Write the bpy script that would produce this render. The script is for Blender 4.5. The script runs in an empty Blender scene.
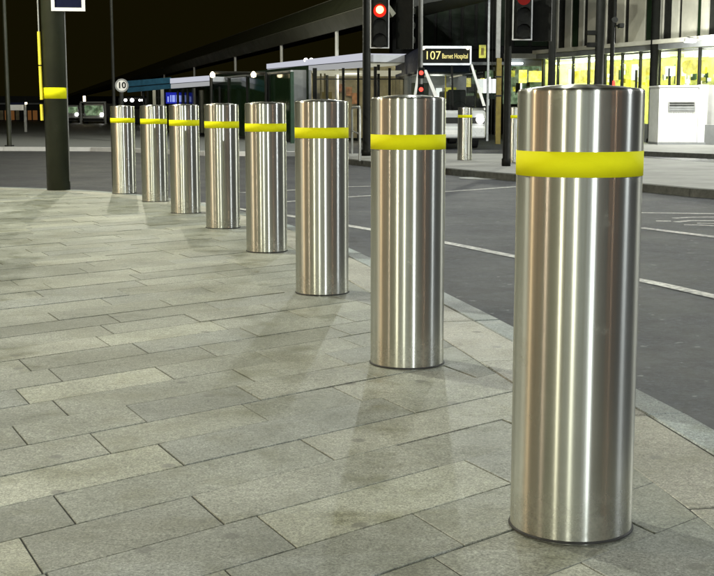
import bpy, bmesh, math, random
from mathutils import Vector
random.seed(11)
R = math.radians
S = bpy.context.scene
C = S.collection

# ------------------------------------------------------------------ camera
F, CH = 1250.0, 0.95
PITCH = math.atan((288 - 110.3) / F)
cd = bpy.data.cameras.new('camera'); cam = bpy.data.objects.new('camera', cd); C.objects.link(cam)
cd.sensor_fit = 'HORIZONTAL'; cd.sensor_width = 36.0; cd.lens = 36.0 * F / 714.0
cd.clip_start = 0.05; cd.clip_end = 3000
cam.location = (0, 0, CH); cam.rotation_euler = (math.pi / 2 - PITCH, 0, 0)
S.camera = cam

# ------------------------------------------------------------------ night sky
wd = bpy.data.worlds.new('World'); S.world = wd; wd.use_nodes = True
wn = wd.node_tree; bg = wn.nodes['Background']
sky = wn.nodes.new('ShaderNodeTexSky'); sky.sky_type = 'NISHITA'; sky.sun_disc = False
sky.sun_elevation = R(-9); sky.sun_rotation = R(200)
mixw = wn.nodes.new('ShaderNodeMix'); mixw.data_type = 'RGBA'; mixw.blend_type = 'ADD'
mixw.inputs['Factor'].default_value = 1.0
mixw.inputs['B'].default_value = (0.12, 0.098, 0.018, 1)      # town glow under low cloud
wn.links.new(sky.outputs[0], mixw.inputs['A']); wn.links.new(mixw.outputs['Result'], bg.inputs['Color'])
bg.inputs['Strength'].default_value = 0.05
S.view_settings.view_transform = 'Standard'; S.view_settings.look = 'None'
S.view_settings.exposure = 0.0; S.view_settings.gamma = 1.0
S.render.engine = 'CYCLES'
S.cycles.use_denoising = True; S.cycles.denoiser = 'OPENIMAGEDENOISE'; S.cycles.denoising_input_passes = 'RGB_ALBEDO_NORMAL'; S.cycles.denoising_prefilter = 'ACCURATE'
S.cycles.max_bounces = 6; S.cycles.glossy_bounces = 4; S.cycles.transmission_bounces = 6
S.cycles.sample_clamp_indirect = 6.0

# ------------------------------------------------------------------ helpers
def ray(px, py):
    dx = (px - 357) / F; dy = -(py - 288) / F
    return (dx, math.cos(PITCH) + dy * math.sin(PITCH), -math.sin(PITCH) + dy * math.cos(PITCH))
def at(px, py, Y):
    d = ray(px, py); t = Y / d[1]
    return Vector((d[0] * t, Y, CH + d[2] * t))
def gp(px, py, z=0.0):
    d = ray(px, py); t = (z - CH) / d[2]
    return Vector((d[0] * t, d[1] * t, z))

class NT:
    def __init__(s, name):
        s.m = bpy.data.materials.new(name); s.m.use_nodes = True
        s.t = s.m.node_tree; s.b = s.t.nodes['Principled BSDF']
    def n(s, kind, **kw):
        nd = s.t.nodes.new('ShaderNode' + kind)
        for k, v in kw.items():
            if k[0] == '_': setattr(nd, k[1:], v)
            else:
                nd.inputs[k.replace('__', ' ')].default_value = v
        return nd
    def l(s, a, b): s.t.links.new(a, b)
    def mix(s, fac, a, b, mode='MIX'):
        nd = s.t.nodes.new('ShaderNodeMix'); nd.data_type = 'RGBA'; nd.blend_type = mode
        for key, v in (('Factor', fac), ('A', a), ('B', b)):
            if hasattr(v, 'links'): s.l(v, nd.inputs[key])
            elif key == 'Factor': nd.inputs[key].default_value = v
            else: nd.inputs[key].default_value = (*v, 1) if len(v) == 3 else v
        return nd.outputs['Result']
    def ramp(s, src, p0, p1, c0=(0, 0, 0), c1=(1, 1, 1)):
        nd = s.t.nodes.new('ShaderNodeValToRGB'); e = nd.color_ramp.elements
        e[0].position = p0; e[1].position = p1; e[0].color = (*c0, 1); e[1].color = (*c1, 1)
        s.l(src, nd.inputs[0]); return nd.outputs[0]
    def noise(s, co, scale, detail=4, rough=0.6):
        nd = s.n('TexNoise'); nd.inputs['Scale'].default_value = scale
        nd.inputs['Detail'].default_value = detail; nd.inputs['Roughness'].default_value = rough
        if co is not None: s.l(co, nd.inputs['Vector'])
        return nd.outputs['Fac']

def plain(name, col, rough=0.55, metal=0.0, var=0.25, scale=6.0, coat=0.0, spec=.5):
    k = NT(name); g = k.n('NewGeometry').outputs['Position']
    f = k.noise(g, scale, 5)
    lo = tuple(c * (1 - var) for c in col); hi = tuple(min(1, c * (1 + var)) for c in col)
    k.l(k.ramp(f, 0.3, 0.7, lo, hi), k.b.inputs['Base Color'])
    r = k.ramp(k.noise(g, scale * 3, 3), 0.3, 0.7, (max(0.03, rough - .1),) * 3, (min(1, rough + .1),) * 3)
    k.l(r, k.b.inputs['Roughness'])
    k.b.inputs['Metallic'].default_value = metal; k.b.inputs['Coat Weight'].default_value = coat; k.b.inputs['Specular IOR Level'].default_value = spec
    return k.m
def glow(name, col, strength):
    k = NT(name); k.b.inputs['Base Color'].default_value = (*[min(1, c) * .04 for c in col], 1); k.b.inputs['Specular IOR Level'].default_value = .1
    k.b.inputs['Emission Color'].default_value = (*col, 1); k.b.inputs['Emission Strength'].default_value = strength; k.m.cycles.emission_sampling = 'NONE'
    return k.m
def glow_var(name, c0, c1, s0, s1, scale):
    k = NT(name); g = k.n('NewGeometry').outputs['Position']; k.b.inputs['Base Color'].default_value = (.05, .05, .02, 1)
    f = k.noise(g, scale, 4, .7); k.l(k.ramp(f, .36, .64, c0, c1), k.b.inputs['Emission Color'])
    k.l(k.ramp(k.noise(g, scale * 1.7, 3), .35, .65, (s0,) * 3, (s1,) * 3), k.b.inputs['Emission Strength']); k.m.cycles.emission_sampling = 'NONE'; return k.m
def glass(name, col, rough=0.04, alpha=0.15):
    k = NT(name); k.b.inputs['Base Color'].default_value = (*col, 1); k.b.inputs['Roughness'].default_value = rough
    g = k.n('NewGeometry').outputs['Position']
    k.l(k.ramp(k.noise(g, 1.3, 4), .3, .7, (alpha * .8,) * 3, (min(1, alpha * 1.3),) * 3), k.b.inputs['Alpha'])
    return k.m

# --- brushed stainless steel: grooves run round the tube, so lamps smear into tall streaks
def make_steel():
    k = NT('brushed_steel'); b = k.b
    tc = k.n('TexCoord').outputs['Object']
    tan = k.n('Tangent'); tan.direction_type = 'RADIAL'; tan.axis = 'Z'
    k.l(tan.outputs[0], b.inputs['Tangent'])
    b.inputs['Metallic'].default_value = 1.0
    b.inputs['Anisotropic'].default_value = 1.0; b.inputs['Anisotropic Rotation'].default_value = 0.25
    mp = k.n('Mapping'); k.l(tc, mp.inputs['Vector']); mp.inputs['Scale'].default_value = (1, 1, 55)
    brush = k.noise(mp.outputs[0], 6, 6, 0.75)
    mp2 = k.n('Mapping'); k.l(tc, mp2.inputs['Vector']); mp2.inputs['Scale'].default_value = (1, 1, 0.004)
    wave = k.noise(mp2.outputs[0], 22, 2, 0.5)
    k.l(k.ramp(brush, .25, .75, (.235,) * 3, (.255,) * 3), b.inputs['Roughness'])
    smear = k.noise(tc, 5, 4)
    col = k.mix(k.ramp(smear, .35, .75), (.55, .555, .50), (.49, .49, .44))
    k.l(k.mix(k.ramp(brush, .3, .7, (0, 0, 0), (.35,) * 3), col, (.48, .465, .39)), b.inputs['Base Color'])
    sp = k.n('SeparateXYZ'); k.l(tc, sp.inputs[0])
    low = k.ramp(sp.outputs['Z'], .0, .16, (1, 1, 1), (0, 0, 0)); dirt = k.noise(tc, 18, 6, .7)
    dm = k.mix(1.0, low, k.ramp(dirt, .38, .62), 'MULTIPLY')
    sm = k.ramp(k.noise(tc, 7, 6, .75), .60, .72, (0, 0, 0), (.5,) * 3)
    dm = k.mix(1.0, dm, sm, 'ADD')
    bm1 = k.n('Bump'); bm1.inputs['Strength'].default_value = 0.16; bm1.inputs['Distance'].default_value = 0.004
    k.l(wave, bm1.inputs['Height'])
    k.l(bm1.outputs[0], b.inputs['Normal'])
    b2 = k.t.nodes.new('ShaderNodeBsdfPrincipled'); b2.inputs['Metallic'].default_value = 1.0
    b2.inputs['Base Color'].default_value = (.40, .40, .33, 1); b2.inputs['Roughness'].default_value = .55
    mx = k.t.nodes.new('ShaderNodeMixShader'); k.l(k.ramp(dm, .0, 1.0, (.15,) * 3, (.75,) * 3), mx.inputs[0])
    k.l(b.outputs[0], mx.inputs[1]); k.l(b2.outputs[0], mx.inputs[2]); k.l(mx.outputs[0], k.t.nodes['Material Output'].inputs['Surface'])
    return k.m

def make_slab():
    k = NT('paving_stone'); g = k.n('NewGeometry').outputs['Position']; oi = k.n('ObjectInfo')
    base = oi.outputs['Color']
    speck = k.noise(g, 150, 3, 0.85); grain = k.noise(g, 46, 5, .75); cloud = k.noise(g, 2.2, 5, .6); stain = k.noise(g, 5.5, 6, .62)
    c = k.mix(1.0, base, (.97, .975, .955), 'MULTIPLY')
    c = k.mix(1.0, c, k.ramp(speck, .30, .74, (.28,) * 3, (1.78,) * 3), 'MULTIPLY')
    c = k.mix(1.0, c, k.ramp(grain, .3, .72, (.66,) * 3, (1.32,) * 3), 'MULTIPLY')
    c = k.mix(1.0, c, k.ramp(cloud, .32, .68, (.72, .73, .68), (1.16, 1.17, 1.15)), 'MULTIPLY')
    c = k.mix(k.ramp(stain, .50, .70), c, k.mix(1.0, c, (.60, .60, .50), 'MULTIPLY'))
    gum = k.n('TexVoronoi'); gum.voronoi_dimensions = '2D'; gum.inputs['Scale'].default_value = 1.9; k.l(g, gum.inputs['Vector'])
    c = k.mix(k.ramp(gum.outputs['Distance'], .030, .045, (.6,) * 3, (0, 0, 0)), c, (.10, .10, .09))
    k.l(c, k.b.inputs['Base Color'])
    k.l(k.ramp(stain, .35, .7, (.62,) * 3, (.40,) * 3), k.b.inputs['Roughness'])
    bp = k.n('Bump'); bp.inputs['Strength'].default_value = .5; bp.inputs['Distance'].default_value = .003
    k.l(k.mix(.5, grain, speck), bp.inputs['Height']); k.l(bp.outputs[0], k.b.inputs['Normal'])
    return k.m
def make_asphalt():
    k = NT('asphalt'); g = k.n('NewGeometry').outputs['Position']
    st = k.noise(g, 42, 5, 1.0); md = k.noise(g, 8, 6, .95); cl = k.noise(g, .9, 6, .7)
    c = k.mix(1.0, k.ramp(st, .3, .75, (.003, .0035, .0045), (.048, .052, .064)), k.ramp(md, .36, .64, (.30,) * 3, (1.85,) * 3), 'MULTIPLY')
    c = k.mix(1.0, c, k.ramp(cl, .32, .68, (.66,) * 3, (1.28, 1.28, 1.32)), 'MULTIPLY')
    vo = k.n('TexVoronoi'); vo.feature = 'DISTANCE_TO_EDGE'; vo.inputs['Scale'].default_value = .55; vw = k.n('VectorMath'); vw.operation = 'ADD'
    nz = k.n('TexNoise'); nz.inputs['Scale'].default_value = 1.4; nz.inputs['Detail'].default_value = 5; k.l(g, nz.inputs['Vector']); k.l(g, vw.inputs[0]); k.l(nz.outputs['Color'], vw.inputs[1]); k.l(vw.outputs[0], vo.inputs['Vector'])
    ss = k.noise(g, 16, 2, .5); c = k.mix(k.ramp(ss, .70, .74), c, (.13, .135, .14))
    c = k.mix(k.ramp(vo.outputs['Distance'], .006, .012, (.6,) * 3, (0, 0, 0)), c, (.012, .012, .013))
    k.l(c, k.b.inputs['Base Color'])
    k.l(k.ramp(cl, .3, .7, (.5,) * 3, (.72,) * 3), k.b.inputs['Roughness'])
    bp = k.n('Bump'); bp.inputs['Strength'].default_value = .7; bp.inputs['Distance'].default_value = .006
    k.l(st, bp.inputs['Height']); k.l(bp.outputs[0], k.b.inputs['Normal'])
    return k.m
def make_paint():
    k = NT('worn_road_paint'); g = k.n('NewGeometry').outputs['Position']
    w = k.noise(g, 22, 6, .7); w2 = k.noise(g, 1.7, 4)
    f = k.ramp(k.mix(.35, w, w2), .42, .60)
    k.l(k.mix(f, (.16, .16, .16), (.62, .62, .58)), k.b.inputs['Base Color']); k.b.inputs['Roughness'].default_value = .55
    return k.m

def make_tape():
    k = NT('yellow_tape'); g = k.n('NewGeometry').outputs['Position']
    f = k.noise(g, 40, 4)
    k.l(k.ramp(f, .3, .72, (.66, .65, .008), (.68, .67, .008)), k.b.inputs['Base Color'])
    k.b.inputs['Roughness'].default_value = .8; k.b.inputs['Specular IOR Level'].default_value = .08
    return k.m

M = dict(
    steel=make_steel(), slab=make_slab(), asphalt=make_asphalt(), paint=make_paint(), tape=make_tape(),
    joint=plain('joint_grit', (.030, .030, .024), .9, scale=40), seal=plain('base_seal', (.018, .018, .016), .8),
    kerb=plain('granite_kerb', (.25, .27, .27), .6, var=.3, scale=30),
    kerb_shaded=plain('shaded_kerb', (.055, .056, .048), .7, var=.4, scale=12), black=plain('black_paint', (.006, .0065, .005), .6, var=.3, spec=.15), dark=plain('dark_metal', (.014, .015, .013), .55, var=.3, spec=.25),  # dark kerb copy: shade on the far kerb faces put into its colour
    olive=plain('olive_paint', (.020, .023, .010), .45, var=.25, scale=3), grey=plain('grey_metal', (.22, .22, .21), .45),
    galv=plain('galvanised', (.32, .33, .32), .42, .6), white=plain('white_paint', (.72, .72, .70), .5, var=.08),
    cream=plain('pale_cladding', (.55, .54, .45), .6, var=.12, scale=2), green=plain('dark_green_panel', (.012, .026, .011), .5, var=.4, scale=.8, spec=.2),
    brick2=plain('warm_brick', (.42, .25, .17), .8, scale=5), brick=plain('brown_brick', (.055, .030, .020), .8, scale=5), concrete=plain('pale_concrete', (.27, .27, .26), .75, var=.2, scale=1.2),
    yellow=plain('yellow_plastic', (.74, .62, .04), .45, var=.1), ochre=plain('ochre_paint', (.17, .13, .018), .6),
    shopwall=plain('shop_wall', (.62, .62, .22), .7, var=.5, scale=3.5), blue=plain('blue_fascia', (.03, .11, .19), .4), soffit=plain('roof_soffit', (.12, .12, .09), .55, .2, var=.15, scale=.6),
    rubber=plain('rubber', (.015, .015, .015), .85), silver=plain('silver_paint', (.55, .56, .55), .35, .2, var=.08),
    bgreen=plain('green_stripe', (.005, .035, .013), .6), canopy=plain('canopy_white', (.74, .77, .84), .45, var=.06), buswhite=plain('bus_white', (.42, .43, .43), .4, var=.08), stone=plain('olive_stone', (.085, .08, .05), .8, scale=2), navy=plain('navy_sign', (.004, .006, .025), .6, spec=.1),
    panel_grey=plain('grey_panel', (.21, .22, .22), .5, var=.1), interior=plain('interior_wall', (.42, .36, .22), .7, var=.35, scale=2.2),
    skin=plain('poster_orange', (.45, .20, .08), .6, var=.5, scale=8), redpaint=plain('red_paint', (.45, .03, .025), .45),
    glass=glass('clear_glass', (.02, .025, .02)), gglass=glass('green_glass', (.012, .030, .014), .06, .75), bglass=glass('bus_glass', (.010, .014, .012), .03, .22),
    lamp=glow('lamp_lens', (1, .93, .78), 8), cool=glow('cool_lens', (.86, .93, 1), 8), tube=glow('fluorescent_tube', (.86, .95, 1.0), 6.0),
    warm=glow('warm_lamp', (1, .82, .5), 8), head=glow('headlight_lens', (1, .98, .93), 10), red=glow('red_signal', (1, .022, .008), 1.1),
    redcore=glow('red_signal_core', (1, .55, .16), 5), reddim=glow('red_signal_dim', (1, .03, .015), .13), redled=glow('red_led', (1, .06, .04), 3.0),
    amber=glow('amber_dots', (1, .88, .32), 1.25), yglow=glow_var('yellow_lightbox', (1, .90, .04), (1, .97, .30), 1.0, 1.7, 2.6), yglow2=glow_var('yellow_lightbox_soft', (.55, .62, .06), (.95, .90, .10), .35, .95, 3.0),
    wglow=glow('white_lightbox', (.92, 1, .93), 1.5), litfascia=glow('added_fascia_glow', (.86, .88, 1.0), .62), fascia_glow2=glow('added_fascia_glow_lower', (.90, .92, .94), .38), amberwin=glow('amber_window', (1, .45, .22), .7), shopglow=glow('concourse_window', (.68, .86, 1.0), 1.7), bglow=glow('blue_lightbox', (.02, .035, .75), .45), bglow2=glow('pale_blue_letters', (.35, .45, 1), .9),
    oglow=glow('orange_window', (1, .42, .12), .10), gglow=glow_var('green_window', (.10, .22, .10), (.60, .85, .50), .15, .55, 2.2), ceil=glow('lit_ceiling', (.95, .92, .66), .55),
)

class MB:
    """collects shapes; build() links them as one mesh object"""
    def __init__(s): s.v = []; s.f = []; s.sm = []
    def add(s, v, f, smooth=False):
        o = len(s.v); s.v += [tuple(x) for x in v]; s.f += [tuple(i + o for i in q) for q in f]; s.sm += [smooth] * len(f); return s
    def box(s, x0, x1, y0, y1, z0, z1, ch=0.0):
        if ch <= 0:
            v = [(x, y, z) for z in (z0, z1) for x, y in ((x0, y0), (x1, y0), (x1, y1), (x0, y1))]
            return s.add(v, [(3, 2, 1, 0), (4, 5, 6, 7), (0, 1, 5, 4), (1, 2, 6, 5), (2, 3, 7, 6), (3, 0, 4, 7)])
        bm = bmesh.new(); bmesh.ops.create_cube(bm, size=1)
        for q in bm.verts: q.co = ((x0 + x1) / 2 + q.co.x * (x1 - x0), (y0 + y1) / 2 + q.co.y * (y1 - y0), (z0 + z1) / 2 + q.co.z * (z1 - z0))
        bmesh.ops.bevel(bm, geom=bm.edges[:], offset=ch, segments=2, affect='EDGES', profile=.5)
        bm.verts.index_update()
        s.add([q.co for q in bm.verts], [[q.index for q in f.verts] for f in bm.faces]); bm.free(); return s
    def prism(s, poly, z0, z1, ch=0.0):
        n = len(poly)
        if ch > 0:
            c = Vector((sum(p[0] for p in poly) / n, sum(p[1] for p in poly) / n))
            ins = inset(poly, ch)
            v = [(p[0], p[1], z0) for p in poly] + [(p[0], p[1], z1 - ch) for p in poly] + [(p[0], p[1], z1) for p in ins]
            f = [tuple(range(2 * n, 3 * n))]
            for k in (0, n): f += [(k + i, k + (i + 1) % n, k + n + (i + 1) % n, k + n + i) for i in range(n)]
            return s.add(v, f)
        v = [(p[0], p[1], z0) for p in poly] + [(p[0], p[1], z1) for p in poly]
        return s.add(v, [tuple(range(n - 1, -1, -1)), tuple(range(n, 2 * n))] + [(i, (i + 1) % n, n + (i + 1) % n, n + i) for i in range(n)])
    def lathe(s, prof, seg=24, c=(0, 0, 0), smooth=True):
        v = []; f = []
        for r, z in prof:
            for i in range(seg):
                a = 2 * math.pi * i / seg; v.append((c[0] + r * math.cos(a), c[1] + r * math.sin(a), c[2] + z))
        for j in range(len(prof) - 1):
            for i in range(seg):
                f.append((j * seg + i, j * seg + (i + 1) % seg, (j + 1) * seg + (i + 1) % seg, (j + 1) * seg + i))
        return s.add(v, f, smooth)
    def tube(s, pts, r, seg=10, r1=None, cap=True):
        pts = [Vector(p) for p in pts]; v = []; f = []; n = len(pts)
        for j, p in enumerate(pts):
            d = (pts[min(j + 1, n - 1)] - pts[max(j - 1, 0)]).normalized()
            a = d.cross(Vector((0, 0, 1)) if abs(d.z) < .9 else Vector((1, 0, 0))).normalized(); b = d.cross(a)
            rr = r if r1 is None else r + (r1 - r) * j / (n - 1)
            for i in range(seg):
                t = 2 * math.pi * i / seg; v.append(p + a * rr * math.cos(t) + b * rr * math.sin(t))
        for j in range(n - 1):
            for i in range(seg): f.append((j * seg + i, j * seg + (i + 1) % seg, (j + 1) * seg + (i + 1) % seg, (j + 1) * seg + i))
        s.add(v, f, True)
        if cap: s.add(v[:seg], [tuple(range(seg))]); s.add(v[-seg:], [tuple(range(seg - 1, -1, -1))])
        return s
    def disc(s, c, r, n=20, axis='y', t=0.02):
        v = []
        for d in (-t / 2, t / 2):
            for i in range(n):
                a = 2 * math.pi * i / n; x, z = r * math.cos(a), r * math.sin(a)
                v.append((c[0] + x, c[1] + d, c[2] + z) if axis == 'y' else (c[0] + d, c[1] + x, c[2] + z) if axis == 'x' else (c[0] + x, c[1] + z, c[2] + d))
        return s.add(v, [tuple(range(n)), tuple(range(2 * n - 1, n - 1, -1))] + [(i, (i + 1) % n, n + (i + 1) % n, n + i) for i in range(n)])
    def ring(s, c, r0, r1, n=24, t=0.02):
        v = []
        for d in (-t / 2, t / 2):
            for r in (r0, r1):
                for i in range(n):
                    a = 2 * math.pi * i / n; v.append((c[0] + r * math.cos(a), c[1] + d, c[2] + r * math.sin(a)))
        f = []
        for i in range(n):
            j = (i + 1) % n
            f += [(i, j, n + j, n + i), (2 * n + i, 3 * n + i, 3 * n + j, 2 * n + j), (n + i, n + j, 3 * n + j, 3 * n + i), (i, 2 * n + i, 2 * n + j, j)]
        return s.add(v, f)
    def mesh(s, name, mat):
        me = bpy.data.meshes.new(name); me.from_pydata(s.v, [], s.f)
        me.polygons.foreach_set('use_smooth', s.sm); me.materials.append(M[mat])
        bm = bmesh.new(); bm.from_mesh(me); bmesh.ops.recalc_face_normals(bm, faces=bm.faces); bm.to_mesh(me); bm.free()
        return me
    def build(s, name, mat, parent=None, loc=(0, 0, 0), rz=0):
        return link(name, s.mesh(name, mat), parent, loc, rz)
def link(name, data, parent=None, loc=(0, 0, 0), rz=0):
    o = bpy.data.objects.new(name, data); C.objects.link(o); o.location = loc; o.rotation_euler = (0, 0, rz)
    if parent: o.parent = parent
    return o
def thing(name, label, cat, loc=(0, 0, 0), rz=0, group=None):
    return tag(link(name, None, None, loc, rz), label, cat, group)
def tag(o, label=None, cat=None, group=None, kind=None):
    for k, v in (('label', label), ('category', cat), ('group', group), ('kind', kind)):
        if v: o[k] = v
    return o
def copy_tree(o, parent=None):
    c = o.copy(); C.objects.link(c)
    if parent: c.parent = parent
    for ch in [x for x in o.children]: copy_tree(ch, c)
    return c
def text(name, body, size, mat, parent, loc, rot=(math.pi / 2, 0, 0), thick=.003, align='CENTER', sx=1.0, bold=0.0):
    cu = bpy.data.curves.new(name, 'FONT'); cu.body = body; cu.size = size; cu.align_x = align; cu.align_y = 'CENTER'; cu.extrude = thick
    cu.offset = bold; tmp = bpy.data.objects.new('tmp', cu); C.objects.link(tmp)
    me = bpy.data.meshes.new_from_object(tmp.evaluated_get(bpy.context.evaluated_depsgraph_get())); bpy.data.objects.remove(tmp)
    me.materials.clear(); me.materials.append(M[mat]); o = link(name, me, parent, loc); o.rotation_euler = rot; o.scale = (sx, 1, 1); return o
def inset(poly, d):
    n = len(poly); area = sum(poly[i][0] * poly[(i + 1) % n][1] - poly[(i + 1) % n][0] * poly[i][1] for i in range(n))
    sg = 1 if area > 0 else -1; out = []
    for i in range(n):
        p0, p1, p2 = (Vector(poly[(i + k) % n][:2]) for k in (-1, 0, 1))
        a = (p1 - p0).normalized(); b = (p2 - p1).normalized()
        na = Vector((-a.y, a.x)) * sg; nb = Vector((-b.y, b.x)) * sg
        m = (na + nb); m = m / max(.3, m.dot(na)) if m.length > 1e-6 else na
        out.append(p1 + m * d)
    return out
def clip(poly, p, nrm):
    out = []; n = len(poly)
    for i in range(n):
        a, b = Vector(poly[i]), Vector(poly[(i + 1) % n]); da, db = (a - p).dot(nrm), (b - p).dot(nrm)
        if da >= 0: out.append(a)
        if (da >= 0) != (db >= 0): out.append(a + (b - a) * (da / (da - db)))
    return out
def offset(line, d):
    """polyline moved d metres to its left"""
    out = []; n = len(line)
    for i in range(n):
        a = Vector(line[max(i - 1, 0)]); b = Vector(line[i]); c = Vector(line[min(i + 1, n - 1)])
        t1 = (b - a).normalized() if i > 0 else (c - b).normalized(); t2 = (c - b).normalized() if i < n - 1 else t1
        n1 = Vector((-t1.y, t1.x)); n2 = Vector((-t2.y, t2.x)); m = n1 + n2; m /= m.dot(n1); out.append(b + m * d)
    return out
def resample(line, step):
    pts = [Vector(p) for p in line]; out = [pts[0]]; need = step
    for a, b in zip(pts, pts[1:]):
        L = (b - a).length; pos = 0
        while L - pos >= need:
            pos += need; out.append(a + (b - a) * pos / L); need = step
        need -= L - pos
    return out
def smooth_line(line, it=2):
    pts = [Vector(p) for p in line]
    for _ in range(it):
        q = [pts[0]]
        for a, b in zip(pts, pts[1:]): q += [a * .75 + b * .25, a * .25 + b * .75]
        pts = q + [pts[-1]]
    return pts

# ------------------------------------------------------------------ ground, road
ROAD = -0.10
g = MB().add([(-700, -300, ROAD), (700, -300, ROAD), (700, 1200, ROAD), (-700, 1200, ROAD)], [(0, 1, 2, 3)]).build('road', 'asphalt')
tag(g, kind='structure'); road = g

def stripe(pts, w=.1, name='road_marking', dash=None):
    z = ROAD + .004
    pts = [Vector(p) for p in pts]; m = MB(); a = offset(pts, w / 2); b = offset(pts, -w / 2)
    for i in range(len(pts) - 1): m.add([(*b[i], z), (*b[i + 1], z), (*a[i + 1], z), (*a[i], z)], [(0, 1, 2, 3)])
    return m.build(name, 'paint', road)
def rp(px, py): v = gp(px, py, ROAD); return (v.x, v.y)
stripe(smooth_line([(4.1, 1.0), (3.0, 4.3), rp(714, 297), rp(645, 281), rp(514, 257), rp(447, 243), rp(360, 228), rp(290, 216), rp(245, 210), rp(200, 203)]), .10)
stripe([rp(640, 228), rp(680, 233), rp(760, 243)], .11)
stripe([rp(640, 213), rp(714, 214), rp(760, 214.6)], .09)
stripe(smooth_line([rp(280, 202.5), rp(330, 198.5), rp(370, 195.8), rp(447, 192), rp(514, 187), rp(560, 184)]), .11)
stripe([rp(240, 193), rp(290, 190.5), rp(345, 187), rp(372, 186.5)], .12)
stripe([rp(68, 150.5), rp(112, 151.5)], .15)
# lettering-like loop painted on the bus lane, cut by the frame edge
stripe([rp(674, 218.6), rp(690, 217.6), rp(735, 217.2)], .08); stripe([rp(656, 221.3), rp(671, 221.5)], .08); stripe([rp(676, 222.4), rp(690, 221), rp(735, 221.2)], .08)
stripe([rp(684, 225.2), rp(700, 225.4), rp(735, 227.5)], .08); stripe([rp(697, 223.6), rp(735, 224.2)], .06)
# iron cover and worn patches in the carriageway
cv = MB().disc((*rp(482, 178.5), ROAD + .006), .36, 28, 'z', .006).build('manhole_cover', 'galv', road)

# ------------------------------------------------------------------ near pavement
KERB = [(1.62, -8), (1.5, -1), (1.40, 1.0), (1.27, 2.4), (1.08, 3.73), (.70, 5.46), (.46, 6.57), (.0, 8.5), (-.45, 10.2), (-1.0, 11.7), (-1.62, 13.0),
        (-2.35, 14.15), (-3.05, 14.92), (-3.85, 15.42), (-4.6, 15.75), (-7, 16.5), (-14, 18), (-45, 23)]
KW, BW = .125, .27
K0 = smooth_line(KERB, 2); K1 = offset(K0, KW); K2 = offset(K0, KW + BW)
base = MB(); base.prism([(p.x, p.y) for p in K1] + [(-46, -8)], -.12, -.0035)
pav = tag(base.build('pavement', 'joint'), kind='structure')

def in_view(p, mx=25, my=25):
    if p[1] < 1.2: return False
    d = Vector((p[0], p[1], 0)) - Vector((0, 0, CH)); c, s_ = math.cos(PITCH), math.sin(PITCH)
    zc = d.y * c - d.z * s_; yc = d.y * s_ + d.z * c
    x = 357 + F * d.x / zc; y = 288 - F * yc / zc
    return -mx < x < 714 + mx and -my < y < 576 + my
UA, VA = R(42), R(115.7)
U = Vector((math.cos(UA), math.sin(UA))); V = Vector((math.cos(VA), math.sin(VA)))
CW = .2445; V0 = 2.13
known = {-1: [1.42], 0: [1.066, 1.78], 1: [.51, .973, 1.683], 2: [.651, 1.448], 3: [.30, 1.043, 1.92], 4: [.28, .889, 1.448, 1.84], 5: [.688, 1.088, 1.531, 2.05],
         6: [.32, .882, 1.62], 7: [.80, 1.365, 1.83], 8: [.50, .982, 1.655], 9: [.915, 1.42], 10: [.62, 1.32, 1.91], 11: [.75, 1.41]}
TONES = [(.225, .230, .200), (.252, .258, .226), (.272, .276, .240), (.238, .246, .226), (.298, .300, .258)]
LIGHT = {(0, 1.066): (.325, .33, .28), (3, .30): (.35, .352, .295), (7, .80): (.335, .338, .285), (1, .51): (.225, .23, .205), (1, None): (.37, .37, .31), (10, 1.32): (.33, .335, .285), (4, .889): (.27, .275, .235)}
extra = MB(); nslab = 0
halves = []
for a, b in zip(K2, K2[1:]):
    t = (b - a).normalized(); halves.append((a, Vector((-t.y, t.x))))
rng = random.Random(5)
for ci in range(-34, 78):
    v0 = V0 + ci * CW; v1 = v0 + CW
    cuts = list(known.get(ci, [rng.uniform(0, .7)]))
    while cuts[0] > -13: cuts.insert(0, cuts[0] - rng.choice((.45, .55, .62, .7, .78)))
    while cuts[-1] < 13: cuts.append(cuts[-1] + rng.choice((.45, .55, .62, .7, .78)))
    for u0, u1 in zip(cuts, cuts[1:]):
        gpx = .0026
        poly = [U * (u0 + gpx) + V * (v0 + gpx), U * (u1 - gpx) + V * (v0 + gpx), U * (u1 - gpx) + V * (v1 - gpx), U * (u0 + gpx) + V * (v1 - gpx)]
        c = sum(poly, Vector((0, 0))) / 4
        if c.y > 17.2 or c.y < -6 or c.x < -11 or c.x > 2: continue
        for p, nrm in halves:
            if poly: poly = clip(poly, p + nrm * gpx, nrm)
        if len(poly) < 3: continue
        ar = abs(sum(poly[i].x * poly[(i + 1) % len(poly)].y - poly[(i + 1) % len(poly)].x * poly[i].y for i in range(len(poly)))) / 2
        if ar < .0015: continue
        cl = [poly[0]]
        for p in poly[1:]:
            if (p - cl[-1]).length > .006: cl.append(p)
        if (cl[0] - cl[-1]).length < .006: cl.pop()
        if len(cl) < 3: continue
        poly = cl; dz = rng.uniform(-.0018, .0018)
        tone = TONES[int(rng.random() ** 1.3 * 5)]; jit = rng.uniform(.93, 1.07)
        key = (ci, round(u0, 3))
        if ci in known:
            for (kc, ku), tn in LIGHT.items():
                if kc == ci and ((ku is None and u1 <= .511 and u1 > .4) or (ku is not None and abs(u0 - ku) < .01)): tone = tn; jit = 1
        if any(in_view(p) for p in poly) and c.y < 16.2:
            o = MB().prism([tuple(p - c) for p in poly], -.03, 0, .0010).build('paving_slab', 'slab', pav, (c.x, c.y, dz))
            o.color = (*[q * jit for q in tone], 1); nslab += 1
        else:
            extra.prism([tuple(p) for p in poly], -.03, dz, .0010)
ex = extra.build('paving_slab', 'slab', pav); ex.color = (.25, .248, .216, 1); ex['kind'] = 'stuff'

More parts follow.
